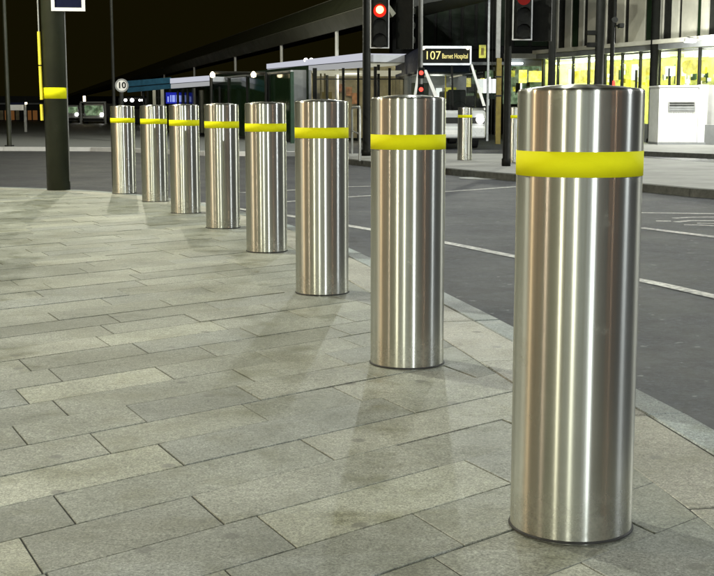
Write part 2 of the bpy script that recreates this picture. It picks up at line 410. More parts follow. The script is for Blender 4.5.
def course(lo, hi, n_in, n_out, name, mat, z1, parent, tone=None, z0=-.12, zj=.0015):
    for i in range(len(lo) - 1):
        a, b, c_, d = lo[i], lo[i + 1], hi[i + 1], hi[i]
        t = (b - a).normalized() * .0035
        q = [a + t, b - t, c_ - t, d + t]; ctr = sum(q, Vector((0, 0))) / 4
        o = MB().prism([tuple(p - ctr) for p in q], z0, 0, .004).build(name, mat, parent, (ctr.x, ctr.y, z1 + random.uniform(-zj, zj)))
        if tone: j = random.uniform(.9, 1.1); o.color = (*[w * j for w in tone], 1)
KR = resample(K0, .915); KR = [p for p in KR if p.y < 17.5 and p.y > -5]
KA = offset(KR, .002); KB = offset(KR, KW - .003); KC = offset(KR, KW + .003); KD = offset(KR, KW + BW - .003)
course(KA, KB, 0, 0, 'kerb_stone', 'slab', 0.0, pav, (.24, .27, .275))
course(KC, KD, 0, 0, 'border_slab', 'slab', 0.0, pav, (.31, .30, .262), -.03)

# ------------------------------------------------------------------ islands and far pavements
def raised(name, poly, mat='concrete', kerb_edges=0, tone=(.40, .39, .34)):
    o = MB().prism([tuple(p) for p in poly], -.12, 0).build(name, mat); tag(o, kind='structure'); return o
def kerbs(parent, line, w=.14, step=.95, mat='kerb'):
    L = resample(line, step); A = offset(L, .012); B = offset(L, -w + .012)
    for i in range(len(L) - 1):
        t = (L[i + 1] - L[i]).normalized() * .004
        q = [A[i] + t, A[i + 1] - t, B[i + 1] - t, B[i] + t]; c = sum(q, Vector((0, 0))) / 4
        MB().prism([tuple(p - c) for p in q], -.12, .004, .004).build('kerb_stone', mat, parent, (c.x, c.y, 0))
e1 = smooth_line([(-1.0, 27.6), (-.35, 25.2), (1.5, 20.9), (2.35, 18.9), (3.75, 16.55), (4.5, 14.6), (6.5, 12.6), (12, 10)], 1)
isl = raised('traffic_island', e1 + [Vector(p) for p in ((22, 9), (22, 16), (9.5, 19.5), (6.7, 22.4), (5.6, 25.9), (3.5, 27.6), (1, 28.2))], 'concrete')
kerbs(isl, e1, mat='kerb_shaded')
e2 = [(-60, 36), (-20, 33.4), (-9.3, 32.95), (-6.4, 32.6), (-3.6, 29.4), (-1.4, 29.0), (-.7, 30), (-.6, 36), (-1.0, 60)]
st = raised('station_pavement', [Vector(p) for p in e2] + [Vector((-22, 160)), Vector((-60, 160))], 'panel_grey')
kerbs(st, [Vector(p) for p in e2[1:7]], .16, 1.2, 'white')
e3 = [(7.2, 60), (6.0, 37.5), (6.3, 30.5), (7.2, 28.4), (9, 26.5), (22, 20)]
fp = raised('shop_pavement', [Vector(p) for p in e3] + [Vector((40, 20)), Vector((40, 60))], 'concrete')
kerbs(fp, [Vector(p) for p in e3[1:]], .15, 1.1, 'kerb_shaded')

# ------------------------------------------------------------------ street lamps (the light of the place)
def street_lamp(loc, h, aim, power, col, label, cool=False, arm=1.0, slim=.06, mat='dark', rad=.12):
    t = thing('street_lamp', label, 'street lamp', loc, aim, 'street lamps round the bus station')
    MB().lathe([(.0, 0), (slim * 1.9, 0), (slim * 1.9, 1.1), (slim * 1.25, 1.18), (slim * .75, h), (0, h)], 14).build('column', mat, t)
    MB().tube([(0, 0, h - .05), (arm * .5, 0, h + .12), (arm, 0, h + .14)], slim * .6, 8).build('arm', mat, t)
    MB().box(arm - .1, arm + .62, -.14, .14, h + .08, h + .2, .03).build('lamp_head', mat, t)
    MB().box(arm + .02, arm + .56, -.1, .1, h + .055, h + .082).build('lens', 'cool' if cool else 'lamp', t)
    ld = bpy.data.lights.new('lamp_light', 'POINT'); ld.energy = power; ld.color = col; ld.shadow_soft_size = rad
    lo = link('lamp_light', ld, t, (arm + .29, 0, h - .12)); return t
WARM = (1, .97, .76); NEU = (.98, 1, .86); COOL = (.86, .92, 1); AMB = (1, .74, .45)
LP = 1.1
street_lamp((1.56, 31.2, 0), 10.2, R(-90), 1450 * LP, (.95, 1, .97), 'tall dark lamp column behind the bus roofline sign', slim=.05, arm=.8, mat='dark', rad=.13)
street_lamp((4.7, 30.6, -.1), 9.8, R(-100), 1250 * LP, NEU, 'slim black lamp column just left of the thick station column', slim=.075, arm=.8, mat='black', rad=.13)
street_lamp((-7.6, 39.5, 0), 9.5, R(-60), 1500 * LP, WARM, 'faint tall lamp column above the round speed sign', slim=.042, arm=1)
# beside and behind the photographer, seen only as streaks in the steel
street_lamp((7.4, -17.5, 0), 6.0, R(110), 6000 * LP, (.90, .97, 1), 'cool white lamp column behind the viewer to the right', True)
street_lamp((-4.4, -16.5, 0), 6.5, R(75), 3000 * LP, NEU, 'lamp column behind the viewer in front of the pale concourse')
street_lamp((-11.5, -11.5, 0), 6.5, R(45), 3200 * LP, WARM, 'lamp column behind the viewer by the brick wall')
street_lamp((-13.5, 6.8, 0), 6.5, R(-10), 1700 * LP, AMB, 'lamp column at the left beyond the picture edge')
street_lamp((-8.2, 11.6, 0), 8.0, R(-20), 4300 * LP, NEU, 'lamp column on the pavement left of the picture edge')
street_lamp((15.0, 4.2, -.1), 7.5, R(180), 3000 * LP, COOL, 'lamp column across the road at the right', True)
street_lamp((16.5, 21.0, 0), 8.0, R(205), 7200 * LP, (.97, 1, .92), 'lamp column on the traffic island at far right', True)

street_lamp((15.5, -6.0, 0), 5.5, R(180), 200 * LP, (1, .62, .42), 'amber lamp column behind the viewer across the road')
street_lamp((-17.0, -3.5, 0), 5.5, R(0), 800 * LP, (1, .78, .6), 'amber lamp column by the olive stone block')

# ------------------------------------------------------------------ steel bollards
BR = .1385
def make_bollard():
    t = thing('steel_bollard', '', 'bollard')
    MB().lathe([(BR, .0), (BR, .25), (BR, .5), (BR, .75), (BR, .984)], 128).build('shaft', 'steel', t)
    MB().lathe([(BR, .984), (BR, .9905), (BR - .0010, .9935), (BR - .0035, .9958), (BR - .008, .9968), (.09, 1.002), (.045, 1.006), (.0005, 1.007)], 96).build('cap', 'steel', t)
    MB().lathe([(BR, .8085), (BR + .0012, .8085), (BR + .0012, .8625), (BR, .8625)], 128).build('yellow_band', 'tape', t)
    MB().lathe([(BR + .001, .001), (BR + .0045, .003), (BR + .0035, .006), (BR - .002, .008)], 64).build('base_seal', 'seal', t)
    return t
bp = [(.494, 2.79), (.19, 4.67), (-.183, 6.52), (-.615, 8.48), (-1.095, 10.2), (-1.601, 11.68), (-2.129, 13.2), (-2.69, 14.47)]
bl = ['nearest and largest brushed steel bollard with a yellow band, by the kerb', 'second nearest brushed steel bollard with yellow band, left of the largest',
      'third brushed steel bollard from the camera, just right of a smaller one', 'fourth brushed steel bollard from the camera, middle of the row',
      'fifth brushed steel bollard from the camera in the row', 'sixth steel bollard from the camera, half covering its smaller neighbour',
      'seventh steel bollard from the camera, second smallest in the row', 'smallest and farthest steel bollard of the row, beneath the round speed sign']
proto = make_bollard()
for i, (p, lb) in enumerate(zip(bp, bl)):
    o = proto if i == 0 else copy_tree(proto)
    o.location = (*p, 0); o.rotation_euler.z = i * 1.13
    o['label'] = lb; o['group'] = 'row of steel bollards along the kerb'
for px, py, lb in ((464.5, 160, 'small distant steel bollard standing on the island in front of the bus'), (513.5, 162.5, 'small distant steel bollard right behind the black signal pole')):
    o = copy_tree(proto); v = gp(px, py); o.location = (v.x, v.y, 0); o['label'] = lb; o['group'] = 'steel bollards on the traffic island'

# ------------------------------------------------------------------ dark post with yellow band at the left
v = gp(56, 190.5); t = thing('black_post', 'thick dark post with a yellow band and white framed sign, far left', 'post', (v.x, v.y + .14, 0))
pr = .139
MB().lathe([(.0, 0), (pr, 0), (pr, 3.6), (pr * .98, 5.2), (0, 5.2)], 40).build('shaft', 'olive', t)
MB().lathe([(pr, 1.087), (pr + .003, 1.087), (pr + .003, 1.216), (pr, 1.216)], 40).build('yellow_band', 'tape', t)
MB().tube([(-.158, -.06, 1.87), (-.165, -.06, 5.1)], .011, 8).build('conduit', 'galv', t)
MB().tube([(-.148, -.09, .83), (-.151, -.09, 1.02)], .019, 10).build('yellow_sleeve', 'yellow', t)
MB().tube([(-.146, -.09, 1.075), (-.154, -.075, 1.47)], .019, 10).build('yellow_sleeve', 'yellow', t)
MB().tube([(-.154, -.075, 1.482), (-.160, -.06, 1.87)], .019, 10).build('yellow_sleeve', 'yellow', t)
MB().tube([(-.154, -.075, 1.47), (-.154, -.075, 1.483)], .022, 10).build('clip', 'black', t)
MB().tube([(.142, -.02, 0.1), (.142, -.02, 3.4)], .008, 8).build('side_cable', 'grey', t)
sg = MB().box(-.005, .34, -.17, -.14, 2.12, 2.70).build('sign_panel', 'navy', t, (.02, -.0, 0), R(8))
fr = MB()
for a in ((-.02, .02, 2.10, 2.72), (.33, .37, 2.10, 2.72), (.02, .33, 2.10, 2.14), (.02, .33, 2.68, 2.72)): fr.box(a[0], a[1], -.185, -.165, a[2], a[3])
fr.build('sign_frame', 'white', sg)

# ------------------------------------------------------------------ traffic signals
def signal(loc, rz, label, pole_h, pr, hx, hz0, hz1, hw, lit, second=None, mat='black', lens_top=None):
    t = thing('traffic_signal', label, 'traffic light', loc, rz, 'traffic signals on the island')
    MB().lathe([(0, 0), (pr * 1.25, 0), (pr * 1.25, .12), (pr, .14), (pr, pole_h), (0, pole_h)], 16).build('pole', mat, t)
    MB().box(0, hx, -.02, .02, hz0 + .08, hz0 + .12).build('bracket', mat, t); MB().box(0, hx, -.02, .02, hz1 - .2, hz1 - .16).build('bracket', mat, t)
    def head(cx, cy, ang, lit):
        h = link('signal_head', MB().box(-hw * .36, hw * .36, -.14, .0, hz0 + .04, hz1 - .04, .02).mesh('signal_head', 'black'), t, (cx, cy, 0), ang)
        MB().box(-hw / 2, hw / 2, .002, .014, hz0, hz1).build('backing_board', 'black', h)
        b = MB(); e = .022
        for a in ((-hw / 2, -hw / 2 + e, hz0, hz1), (hw / 2 - e, hw / 2, hz0, hz1), (-hw / 2 + e, hw / 2 - e, hz0, hz0 + e), (-hw / 2 + e, hw / 2 - e, hz1 - e, hz1)): b.box(a[0], a[1], -.006, .0015, a[2], a[3])
        b.build('white_border', 'white', h)
        lt = lens_top or hz1; dz = (lt - hz0) / 3
        for k in range(3):
            z = lt - dz * (k + .5); on = k == 0 and lit
            MB().disc((0, -.142, z), hw * .33, 22, 'y', .012).build('lens', lit if on else 'black', h)
            if on and lit == 'red': MB().disc((0, -.150, z + .02), hw * .20, 20, 'y', .012).build('lit_core', 'redcore', h)
            vz = MB(); n = 14
            for q in range(n):
                a0, a1 = math.pi * (-.06 + 1.12 * q / n), math.pi * (-.06 + 1.12 * (q + 1) / n); r = hw * .355
                vz.add([(r * math.cos(a0), -.14, z + r * math.sin(a0)), (r * math.cos(a1), -.14, z + r * math.sin(a1)), (r * math.cos(a1), -.20 - .09 * max(0, math.sin(a1)), z + r * math.sin(a1)), (r * math.cos(a0), -.20 - .09 * max(0, math.sin(a0)), z + r * math.sin(a0))], [(0, 1, 2, 3)])
            vz.build('visor', 'black', h)
        return h
    head(hx, -.05, 0, lit)
    if second: head(*second, None)
    return t
# signal showing red, by the pole in the middle
Y = 26.5; v = gp(366.5, 155); zs = lambda py, Y: at(357, py, Y).z
signal((at(366.5, 150, Y).x, Y, 0), 0, 'traffic light showing bright red on the middle pole', 4.2, .085, .27, zs(48.5, Y), zs(-4, Y), .40, 'red', (.80, .25, R(150)), lens_top=zs(4, Y))
Y = 21.6
signal((at(506.3, 150, Y).x, Y, 0), 0, 'traffic light showing faint red on the pole left of the nearest bollard', 4.2, .062, .23, zs(40.5, Y), zs(-9, Y), .34, 'reddim', (.60, .25, R(160)))
Y = 28.6
t = thing('signal_repeater', 'slim grey pole with two small red lamps against the bus', 'signal', (at(420.5, 150, Y).x, Y, 0))
MB().tube([(0, 0, 0), (0, 0, 3.9)], .035, 10).build('pole', 'grey', t)
for py in (73, 89.5):
    z = zs(py, Y); b = MB().box(-.075, .075, -.09, -.03, z - .12, z + .12, .01).build('lamp_box', 'black', t)
    MB().disc((0, -.094, z), .048, 16, 'y', .01).build('lens', 'redled', b)

# ------------------------------------------------------------------ round speed sign
Y = 24.0; c = at(121.8, 85.5, Y)
t = thing('speed_limit_sign', 'round white speed limit sign reading 10 above the farthest bollards', 'road sign', (c.x, Y, 0), R(3))
MB().tube([(-.02, .05, -.1), (-.02, .05, c.z + .1)], .038, 10).build('post', 'dark', t)
MB().disc((0, 0, c.z), .118, 32, 'y', .006).build('plate', 'white', t)
MB().ring((0, -.004, c.z), .098, .128, 32, .008).build('rim', 'panel_grey', t)
text('number', '10', .16, 'black', t, (0, -.006, c.z), thick=.002, bold=.004)

# ------------------------------------------------------------------ bus 107
def make_bus():
    Y = 34.0; x0 = at(413, 150, Y).x; x1 = at(486, 150, Y).x; W = x1 - x0; cx = (x0 + x1) / 2
    t = thing('bus', 'pale single deck bus with headlight on and amber route number 107', 'bus', (cx, Y, ROAD), R(3))
    hw = W / 2; H = 2.66 - ROAD; L = 8.0; zf = lambda py: zs(py, Y) - ROAD
    # body shell below and above the windscreen
    prof = [(-hw, .32), (-hw, 1.02), (hw, 1.02), (hw, .32)]
    MB().box(-hw, hw, .0, L, .32, 1.05, .08).build('body', 'buswhite', t)
    bz = MB().box(-hw + .02, hw - .02, -.06, .2, .30, .62, .05).build('bumper', 'silver', t)
    MB().box(-.28, .28, -.068, -.06, .40, .52).build('number_plate', 'white', bz)
    MB().box(-hw + .05, hw - .05, -.012, .02, .70, .86).build('grille', 'dark', t)
    dl, dr = at(421.5, 50, Y).x - cx, at(470, 50, Y).x - cx
    MB().box(dl - .04, dr + .04, .18, L, 2.06, zf(46.5), .05).build('roof', 'navy', t)
    MB().box(dl, dr, .02, .16, zf(63.5), zf(47.5)).build('display_box', 'black', t)
    f = MB(); e = .045
    f.box(dl - e, dl, -.01, .15, zf(64.5), zf(46)); f.box(dr, dr + e, -.01, .15, zf(64.5), zf(46))
    f.box(dl, dr, -.01, .15, zf(65.2), zf(63.2)); f.box(dl, dr, -.01, .15, zf(48.6), zf(46)); f.build('display_frame', 'canopy', t)
    text('route_number', '107', .31, 'amber', t, (dl + .30, .012, zf(55.8)), thick=.004, sx=.95)
    text('destination', 'Barnet Hospital', .185, 'amber', t, (dl + .90, .012, zf(56.3)), thick=.004, sx=.60)
    # windscreen in two panes, pillars slanting outward
    def quad(px, y=.05, th=.02):
        m = MB(); v = [(at(a, b, Y).x - cx, y + (1.0 - (zf(b) - 1.05)) * -.05, zf(b)) for a, b in px]
        return m.add([(q[0], q[1], q[2]) for q in v] + [(q[0], q[1] + th, q[2]) for q in v], [(0, 1, 2, 3), (7, 6, 5, 4), (0, 4, 5, 1), (1, 5, 6, 2), (2, 6, 7, 3), (3, 7, 4, 0)])
    quad([(421, 65.5), (451, 65.5), (452, 106), (414.5, 106)]).build('windscreen', 'bglass', t)
    quad([(453, 65.5), (470.5, 65.5), (482, 106), (453.8, 106)]).build('windscreen', 'bglass', t)
    quad([(470.5, 64), (472.8, 64), (486, 106), (483, 106)], .03, .06).build('pillar', 'white', t)
    quad([(451, 65), (453, 65), (453.8, 106), (452, 106)], .03, .05).build('centre_pillar', 'black', t)
    quad([(423.5, 70), (426.5, 70), (438, 97), (434, 97)], -.02, .04).build('mirror_arm', 'white', t)
    quad([(418.5, 65), (421, 65), (414.5, 106), (412, 106)], .03, .06).build('pillar', 'white', t)
    for sx in (-1, 1):
        MB().box(sx * hw * .985 - .02, sx * hw * .985 + .02, .2, L, 1.05, 1.12).build('waist_rail', 'white', t)
        for k in range(5): MB().box(sx * hw * .95 - .012, sx * hw * .95 + .012, .35 + k * 1.52, 1.78 + k * 1.52, 1.10, 2.08).build('side_window', 'bglass', t)
        for yw in (1.6, 6.2):
            w = MB().disc((sx * (hw - .13), yw, .42), .42, 24, 'x', .24).build('wheel', 'rubber', t)
            MB().disc((sx * (hw - .02), yw, .42), .24, 18, 'x', .06).build('rim', 'silver', w)
        hl = MB().disc((sx * (hw - .17), -.03, .80), .105, 20, 'y', .06).build('headlight', 'head' if sx > 0 else 'silver', t)
    for k in range(5): MB().box(-hw + .25 + .38 * k, -hw + .55 + .38 * k, 2.6 + .3 * (k % 2), 2.7 + .3 * (k % 2), .6, 1.35 + .12 * (k % 3), .04).build('seat_back', 'dark', t)
    MB().tube([(.12, 2.0, .5), (.12, 2.0, 2.05)], .02, 8).build('grab_pole', 'yellow', t)
    MB().box(-.4, .1, .8, .9, 1.0, 1.22, .03).build('dashboard', 'black', t)
    MB().box(-hw + .2, hw - .3, .5, 6.5, 2.03, 2.047).build('ceiling_panel', 'panel_grey', t)
    for sx in (-.45, .45): MB().box(sx - .04, sx + .04, 1.2, 6.0, 2.0, 2.025).build('ceiling_light', 'ceil', t)
    rw_ = MB().box(-hw + .06, hw - .06, 3.5, 3.56, .9, 2.05).build('partition', 'panel_grey', t); MB().box(.30, .62, 3.46, 3.499, 1.42, 1.72).build('notice', 'yglow2', rw_); MB().box(.02, .2, 3.46, 3.499, 1.2, 1.7).build('notice', 'wglow', rw_); MB().box(-.7, -.2, 3.46, 3.499, 1.25, 1.85).build('partition_window', 'green', rw_); MB().box(.66, .84, 3.46, 3.499, 1.1, 1.6).build('partition_window', 'bgreen', rw_)  # added partition; its glowing panels stand in for shop lights behind the bus
    ld = bpy.data.lights.new('saloon_fill', 'POINT'); ld.energy = 22; ld.color = (.95, 1, .85); ld.shadow_soft_size = .2; link('saloon_fill', ld, t, (-.1, 2.3, 1.85))  # added fill light, brightens the bus interior
    MB().box(.1, .62, 1.3, 1.42, .9, 1.62, .05).build('driver_seat', 'dark', t)
    MB().tube([(.36 + .2 * math.cos(q * .4), .75 + .08 * math.sin(q * .4), 1.12 + .18 * math.sin(q * .4)) for q in range(17)], .018, 6).build('steering_wheel', 'black', t)
    for sx, px in ((1, 489),): MB().box(at(px, 80, Y).x - cx - .06, at(px, 80, Y).x - cx + .06, -.12, -.06, 1.25, 1.55, .02)
    for k, xx in enumerate((dl + .05, dr - .06)): MB().disc((xx, -.02, zf(48.5)), .035, 12, 'y', .02).build('marker_lamp', 'warm', t)
    return t
make_bus()

# ------------------------------------------------------------------ station roof on short supports
def roof_depth(px): return 2.55 * F / (.246 * (px - 24))
t = thing('station_roof', 'long sweeping dark station roof edge rising from left to right', 'roof')
pa, pb = 392, 62
A = at(pa, 110, roof_depth(pa)); B = at(pb, 110, roof_depth(pb)); d = Vector((B.x - A.x, B.y - A.y)).normalized(); nrm = Vector((-d.y, d.x))
if nrm.y > 0: nrm = -nrm          # towards the viewer
def extr(prof, name, mat, a=A, b=B):
    m = MB(); n = len(prof); v = []
    for P in (a, b):
        for o, z in prof: v.append((P.x + nrm.x * o, P.y + nrm.y * o, z))
    m.add(v, [tuple(range(n)), tuple(range(2 * n - 1, n - 1, -1))] + [(i, (i + 1) % n, n + (i + 1) % n, n + i) for i in range(n)])
    return m.build(name, mat, t)
extr([(0, 3.5), (.25, 3.93), (.20, 3.97), (-.1, 3.6)], 'lower_fascia', 'soffit')
extr([(.20, 3.985), (-.55, 4.72), (-.6, 4.70), (.14, 3.96)], 'upper_fascia', 'olive')
extr([(-.55, 4.735), (-.62, 4.79), (-.70, 4.75), (-.62, 4.69)], 'ridge_trim', 'soffit')
extr([(-.1, 3.62), (-.6, 4.66), (-7, 5.2), (-7, 5.0), (-1.0, 3.9)], 'deck', 'dark')
for px in (337, 282, 236, 195, 165, 142, 122):
    D = roof_depth(px) + .3; P = at(px, 110, D)
    MB().tube([(P.x, P.y, 0), (P.x, P.y, 3.75)], .062, 10).build('support', 'white', t)
for px in (400,):
    pass

# ------------------------------------------------------------------ shelter canopies
def canopy(name, label, cat, pA, pB, mat, depth_w=2.2, legs=(), tubes=0):
    """pA, pB: (px, y_top, y_bottom, depth) of the ends of the fascia"""
    t = thing(name, label, cat)
    a0, a1 = at(pA[0], pA[1], pA[3]), at(pA[0], pA[2], pA[3]); b0, b1 = at(pB[0], pB[1], pB[3]), at(pB[0], pB[2], pB[3])
    dv = Vector((b0.x - a0.x, b0.y - a0.y, 0)).normalized(); n = Vector((-dv.y, dv.x, 0)); n = n if n.y > 0 else -n
    def slab(z0f, z1f, o0, o1, nm, mt, e=0):
        m = MB(); v = []
        for (hi, lo) in ((a0, a1), (b0, b1)):
            for o, fz in ((o0, z0f), (o1, z0f), (o1, z1f), (o0, z1f)):
                p = Vector((hi.x, hi.y, lo.z + (hi.z - lo.z) * fz)) + n * o; v.append(p)
        m.add(v, [(0, 1, 2, 3), (7, 6, 5, 4), (0, 4, 5, 1), (1, 5, 6, 2), (2, 6, 7, 3), (3, 7, 4, 0)]); return m.build(nm, mt, t)
    slab(0, .44, .03, .10, 'lower_fascia', 'fascia_glow2' if mat == 'canopy' else mat); slab(.50, 1, 0, .08, 'upper_fascia', 'litfascia' if mat == 'canopy' else mat); slab(.44, .50, .05, .09, 'groove', 'dark')  # white canopy fascias glow in place of lamplight falling on them
    slab(.4, .9, .11, depth_w, 'roof_panel', mat)
    for s in legs:
        p = a0.lerp(b0, s) + n * .6
        MB().tube([(p.x, p.y, 0), (p.x, p.y, min(a1.z, b1.z) + .05)], .05, 10).build('column', 'dark', t)
    return t, a0, b0, n
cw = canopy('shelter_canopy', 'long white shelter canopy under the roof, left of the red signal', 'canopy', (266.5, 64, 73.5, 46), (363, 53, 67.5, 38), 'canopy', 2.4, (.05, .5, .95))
for px in (306, 311.5):
    p = at(px, 60.2, 42.6); MB().disc((p.x, p.y - .15, p.z), .065, 14, 'y', .03).build('marker_lamp', 'head', cw[0])
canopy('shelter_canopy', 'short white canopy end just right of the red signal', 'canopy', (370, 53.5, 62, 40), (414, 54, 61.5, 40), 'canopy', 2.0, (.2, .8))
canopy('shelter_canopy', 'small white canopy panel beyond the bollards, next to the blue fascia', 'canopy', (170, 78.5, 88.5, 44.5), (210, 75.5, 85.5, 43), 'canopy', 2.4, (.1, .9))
canopy('shelter_canopy', 'blue shelter fascia beside the round speed sign', 'canopy', (126.5, 81, 92.5, 46), (169.5, 77.5, 88.5, 44.6), 'blue', 2.4, (.1, .9))
# thin open frame with two little lamps
t = thing('light_rail', 'thin dark rail with two small warm lamps over the green glass', 'light')
p0, p1 = at(211, 72.8, 40), at(266, 73.2, 38.5)
MB().tube([p0, p1], .05, 8).build('rail', 'dark', t)
for q in (p0, p1): MB().tube([(q.x, q.y, 0), q], .05, 8).build('leg', 'dark', t)
for px, py, Y in ((212.5, 74.8, 39.8), (253.5, 74.6, 38.7)):
    p = at(px, py, Y); MB().lathe([(0, -.09), (.07, -.07), (.08, .02), (.03, .09), (0, .1)], 12, p).build('lamp', 'warm', t)

# ------------------------------------------------------------------ green glass shelter, grey panel and lit pavilion
t = thing('glass_shelter', 'dark green glass wall of a shelter behind the middle bollards', 'shelter')
G0, G1 = at(292, 110, 36.5), at(148, 110, 56)
G0.z = G1.z = 0; gd = (G1 - G0); gl = gd.length; gd.normalize(); N = 9
for i in range(N):
    a = G0 + gd * (gl * i / N + .05); b = G0 + gd * (gl * (i + 1) / N - .05)
    MB().add([(a.x, a.y, .12), (b.x, b.y, .12), (b.x, b.y, 2.0), (a.x, a.y, 2.0), (a.x + .02, a.y + .03, .12), (b.x + .02, b.y + .03, .12), (b.x + .02, b.y + .03, 2.0), (a.x + .02, a.y + .03, 2.0)],
             [(0, 1, 2, 3), (7, 6, 5, 4), (0, 4, 5, 1), (1, 5, 6, 2), (2, 6, 7, 3), (3, 7, 4, 0)]).build('pane', 'gglass', t)
for i in range(N + 1):
    a = G0 + gd * (gl * i / N); MB().box(-.045, .045, -.05, .05, 0, 2.05).build('mullion', 'dark' if i not in (0, 4) else 'bgreen', t, a, math.atan2(gd.y, gd.x))
for z0, z1 in ((.02, .115), (2.01, 2.10)):
    a, b = G0, G1; MB().tube([(a.x, a.y, (z0 + z1) / 2), (b.x, b.y, (z0 + z1) / 2)], .045, 6).build('rail', 'dark' if z0 < 1 else 'galv', t)
bk = G0 + Vector((.4, 2.2, 0)); b2 = G1 + Vector((.4, 2.2, 0))
MB().add([(bk.x, bk.y, 0), (b2.x, b2.y, 0), (b2.x, b2.y, 2.3), (bk.x, bk.y, 2.3), (bk.x, bk.y + .1, 0), (b2.x, b2.y + .1, 0), (b2.x, b2.y + .1, 2.3), (bk.x, bk.y + .1, 2.3)],
         [(0, 1, 2, 3), (7, 6, 5, 4), (0, 4, 5, 1), (1, 5, 6, 2), (2, 6, 7, 3), (3, 7, 4, 0)]).build('back_wall', 'green', t)

t = thing('waiting_pavilion', 'glazed waiting room with beige lit interior under the white canopy', 'pavilion')
Y = 38.6
def bxp(px0, px1, y0, y1, Ya, Yb, name, mat, par=None, ch=0):
    a = at(px0, y1, Ya); b = at(px1, y0, Ya)
    return MB().box(a.x, b.x, Ya, Yb, a.z, b.z, ch).build(name, mat, par)
bxp(291, 311, 70, 141.5, 38.9, 39.2, 'side_panel', 'panel_grey', t)
bxp(311, 414, 66, 138, 44.0, 44.2, 'back_wall', 'interior', t)
bxp(312, 412, 70.5, 72.8, 39.6, 43.6, 'lit_ceiling', 'ceil', t)
for a, b in ((313, 316.8), (342, 344.6), (357, 359.5), (388, 391), (411, 414)): bxp(a, b, 68, 141, 38.9, 39.05, 'mullion', 'black', t)
for a, b in ((317, 341.8), (344.8, 356.8), (359.7, 387.8), (391.2, 410.8)): bxp(a, b, 70, 140, 38.97, 39.0, 'pane', 'glass', t)
bxp(317, 411, 78.5, 79.6, 38.9, 39.04, 'transom', 'dark', t)
for a, b, c_, e in ((338, 344, 84, 92), (346, 352, 87, 96), (352, 358, 93, 104), (320, 332, 92, 110)): bxp(a, b, c_, e, 43.7, 43.76, 'poster', 'skin' if a > 335 else 'ochre', t)
for a, b in ((327, 331), (373, 377)): bxp(a, b, 100, 138, 42.0, 42.3, 'seat_back', 'dark', t)
ld = bpy.data.lights.new('ceiling_lamp', 'POINT'); ld.energy = 70; ld.color = (1, .95, .75); ld.shadow_soft_size = .3; link('ceiling_lamp', ld, t, (-.2, 41.5, 1.95))
for a in (320, 324): bxp(a, a + 1.6, 73, 100, 40.4, 40.5, 'door_frame', 'ochre', t)

# hoop railing on the island by the second bollard
t = thing('hoop_railing', 'thin grey hoop railing on the island behind the second bollard', 'railing')
a, b = gp(352, 154), gp(359.8, 161); z = zs(107, b.y)
MB().tube([(a.x, a.y, 0), (a.x, a.y, z - .04), (a.x + .01, a.y - .04, z), (b.x - .01, b.y + .04, z), (b.x, b.y, z - .04), (b.x, b.y, 0)], .024, 8).build('hoop', 'galv', t)
MB().tube([(a.x, a.y, z * .5), (b.x, b.y, z * .5)], .016, 8).build('cross_bar', 'galv', t)

# ------------------------------------------------------------------ dark green panel building behind the bus
t = thing('panel_building', 'dark green panelled station block behind the bus', 'building')
Y = 56.0
a = at(392, 110, Y); b = at(556, 110, Y)
MB().box(a.x, b.x, Y, Y + 5, 0, 9).build('wall', 'dark', t)
for p0, p1 in ((420.5, 435), (437, 449.5), (451.5, 461.5), (463.5, 475.5), (477.5, 486), (496, 512), (514, 530), (532, 552)):
    m = bxp(p0, p1, -60, 46, Y - .12, Y - .002, 'panel', 'green', t)
bxp(421, 500, 47, 49, Y - .3, Y - .13, 'ledge', 'dark', t)
rg = random.Random(8)
for k in range(40):
    px = rg.uniform(474, 538); w = rg.uniform(1.2, 5); y0 = rg.uniform(66, 98); h = rg.uniform(2, 10); o = rg.uniform(.06, .5)
    bxp(px, px + w, y0, y0 + h, Y - o - .05, Y - o, 'display_item', rg.choice(('yglow', 'yglow2', 'gglow', 'gglow', 'wglow', 'bgreen', 'panel_grey', 'panel_grey', 'dark')), t)
bxp(509, 523, 62.5, 64.3, Y - .75, Y - .6, 'fluorescent_tube', 'tube', t); bxp(519, 527, 70, 83, Y - .7, Y - .6, 'light_box', 'yglow', t); bxp(529, 545, 71, 82, Y - .7, Y - .6, 'light_box', 'yglow', t)
bxp(503, 556, 66.2, 104, Y - .05, Y - .012, 'glow_backdrop', 'gglow', t)  # glowing backdrop stands in for the lit shop interior
bxp(504, 552, 53.5, 58.5, Y - .8, Y - .55, 'ledge', 'cream', t); bxp(504, 552, 58.7, 66, Y - .5, Y - .3, 'header', 'panel_grey', t)
for p0, p1, y0, y1, mt in ((461, 471, 78, 87, 'yglow'), (449, 456, 82, 92, 'wglow'), (440, 446, 88, 100, 'gglow'), (464, 474, 93, 104, 'gglow'), (472, 476, 70, 84, 'gglow')): bxp(p0, p1, y0, y1, Y - .1, Y - .02, 'shop_window', mt, t)
bxp(470, 512, 62, 65, Y - .5, Y - .12, 'canopy_edge', 'galv', t)
t = thing('shop_sign', 'lit white sign with green base seen right of the bus', 'sign')
bxp(478, 497, 79, 93, 47, 47.2, 'panel', 'wglow', t); bxp(478, 497, 93.3, 99, 46.98, 47.2, 'base_stripe', 'bgreen', t)
for px in (480, 494): bxp(px, px + 2, 99.2, 135, 47.02, 47.14, 'leg', 'dark', t)
t = thing('yellow_stop_flag', 'small yellow sign plate on a dark post right of the bus roof', 'sign')
bxp(479, 486, 45, 58, 38, 38.03, 'plate', 'yglow2', t); bxp(486.2, 490.6, -20, 141, 38, 38.14, 'post', 'galv', t); bxp(491, 493.6, -20, 141, 38.05, 38.15, 'side_post', 'dark', t)
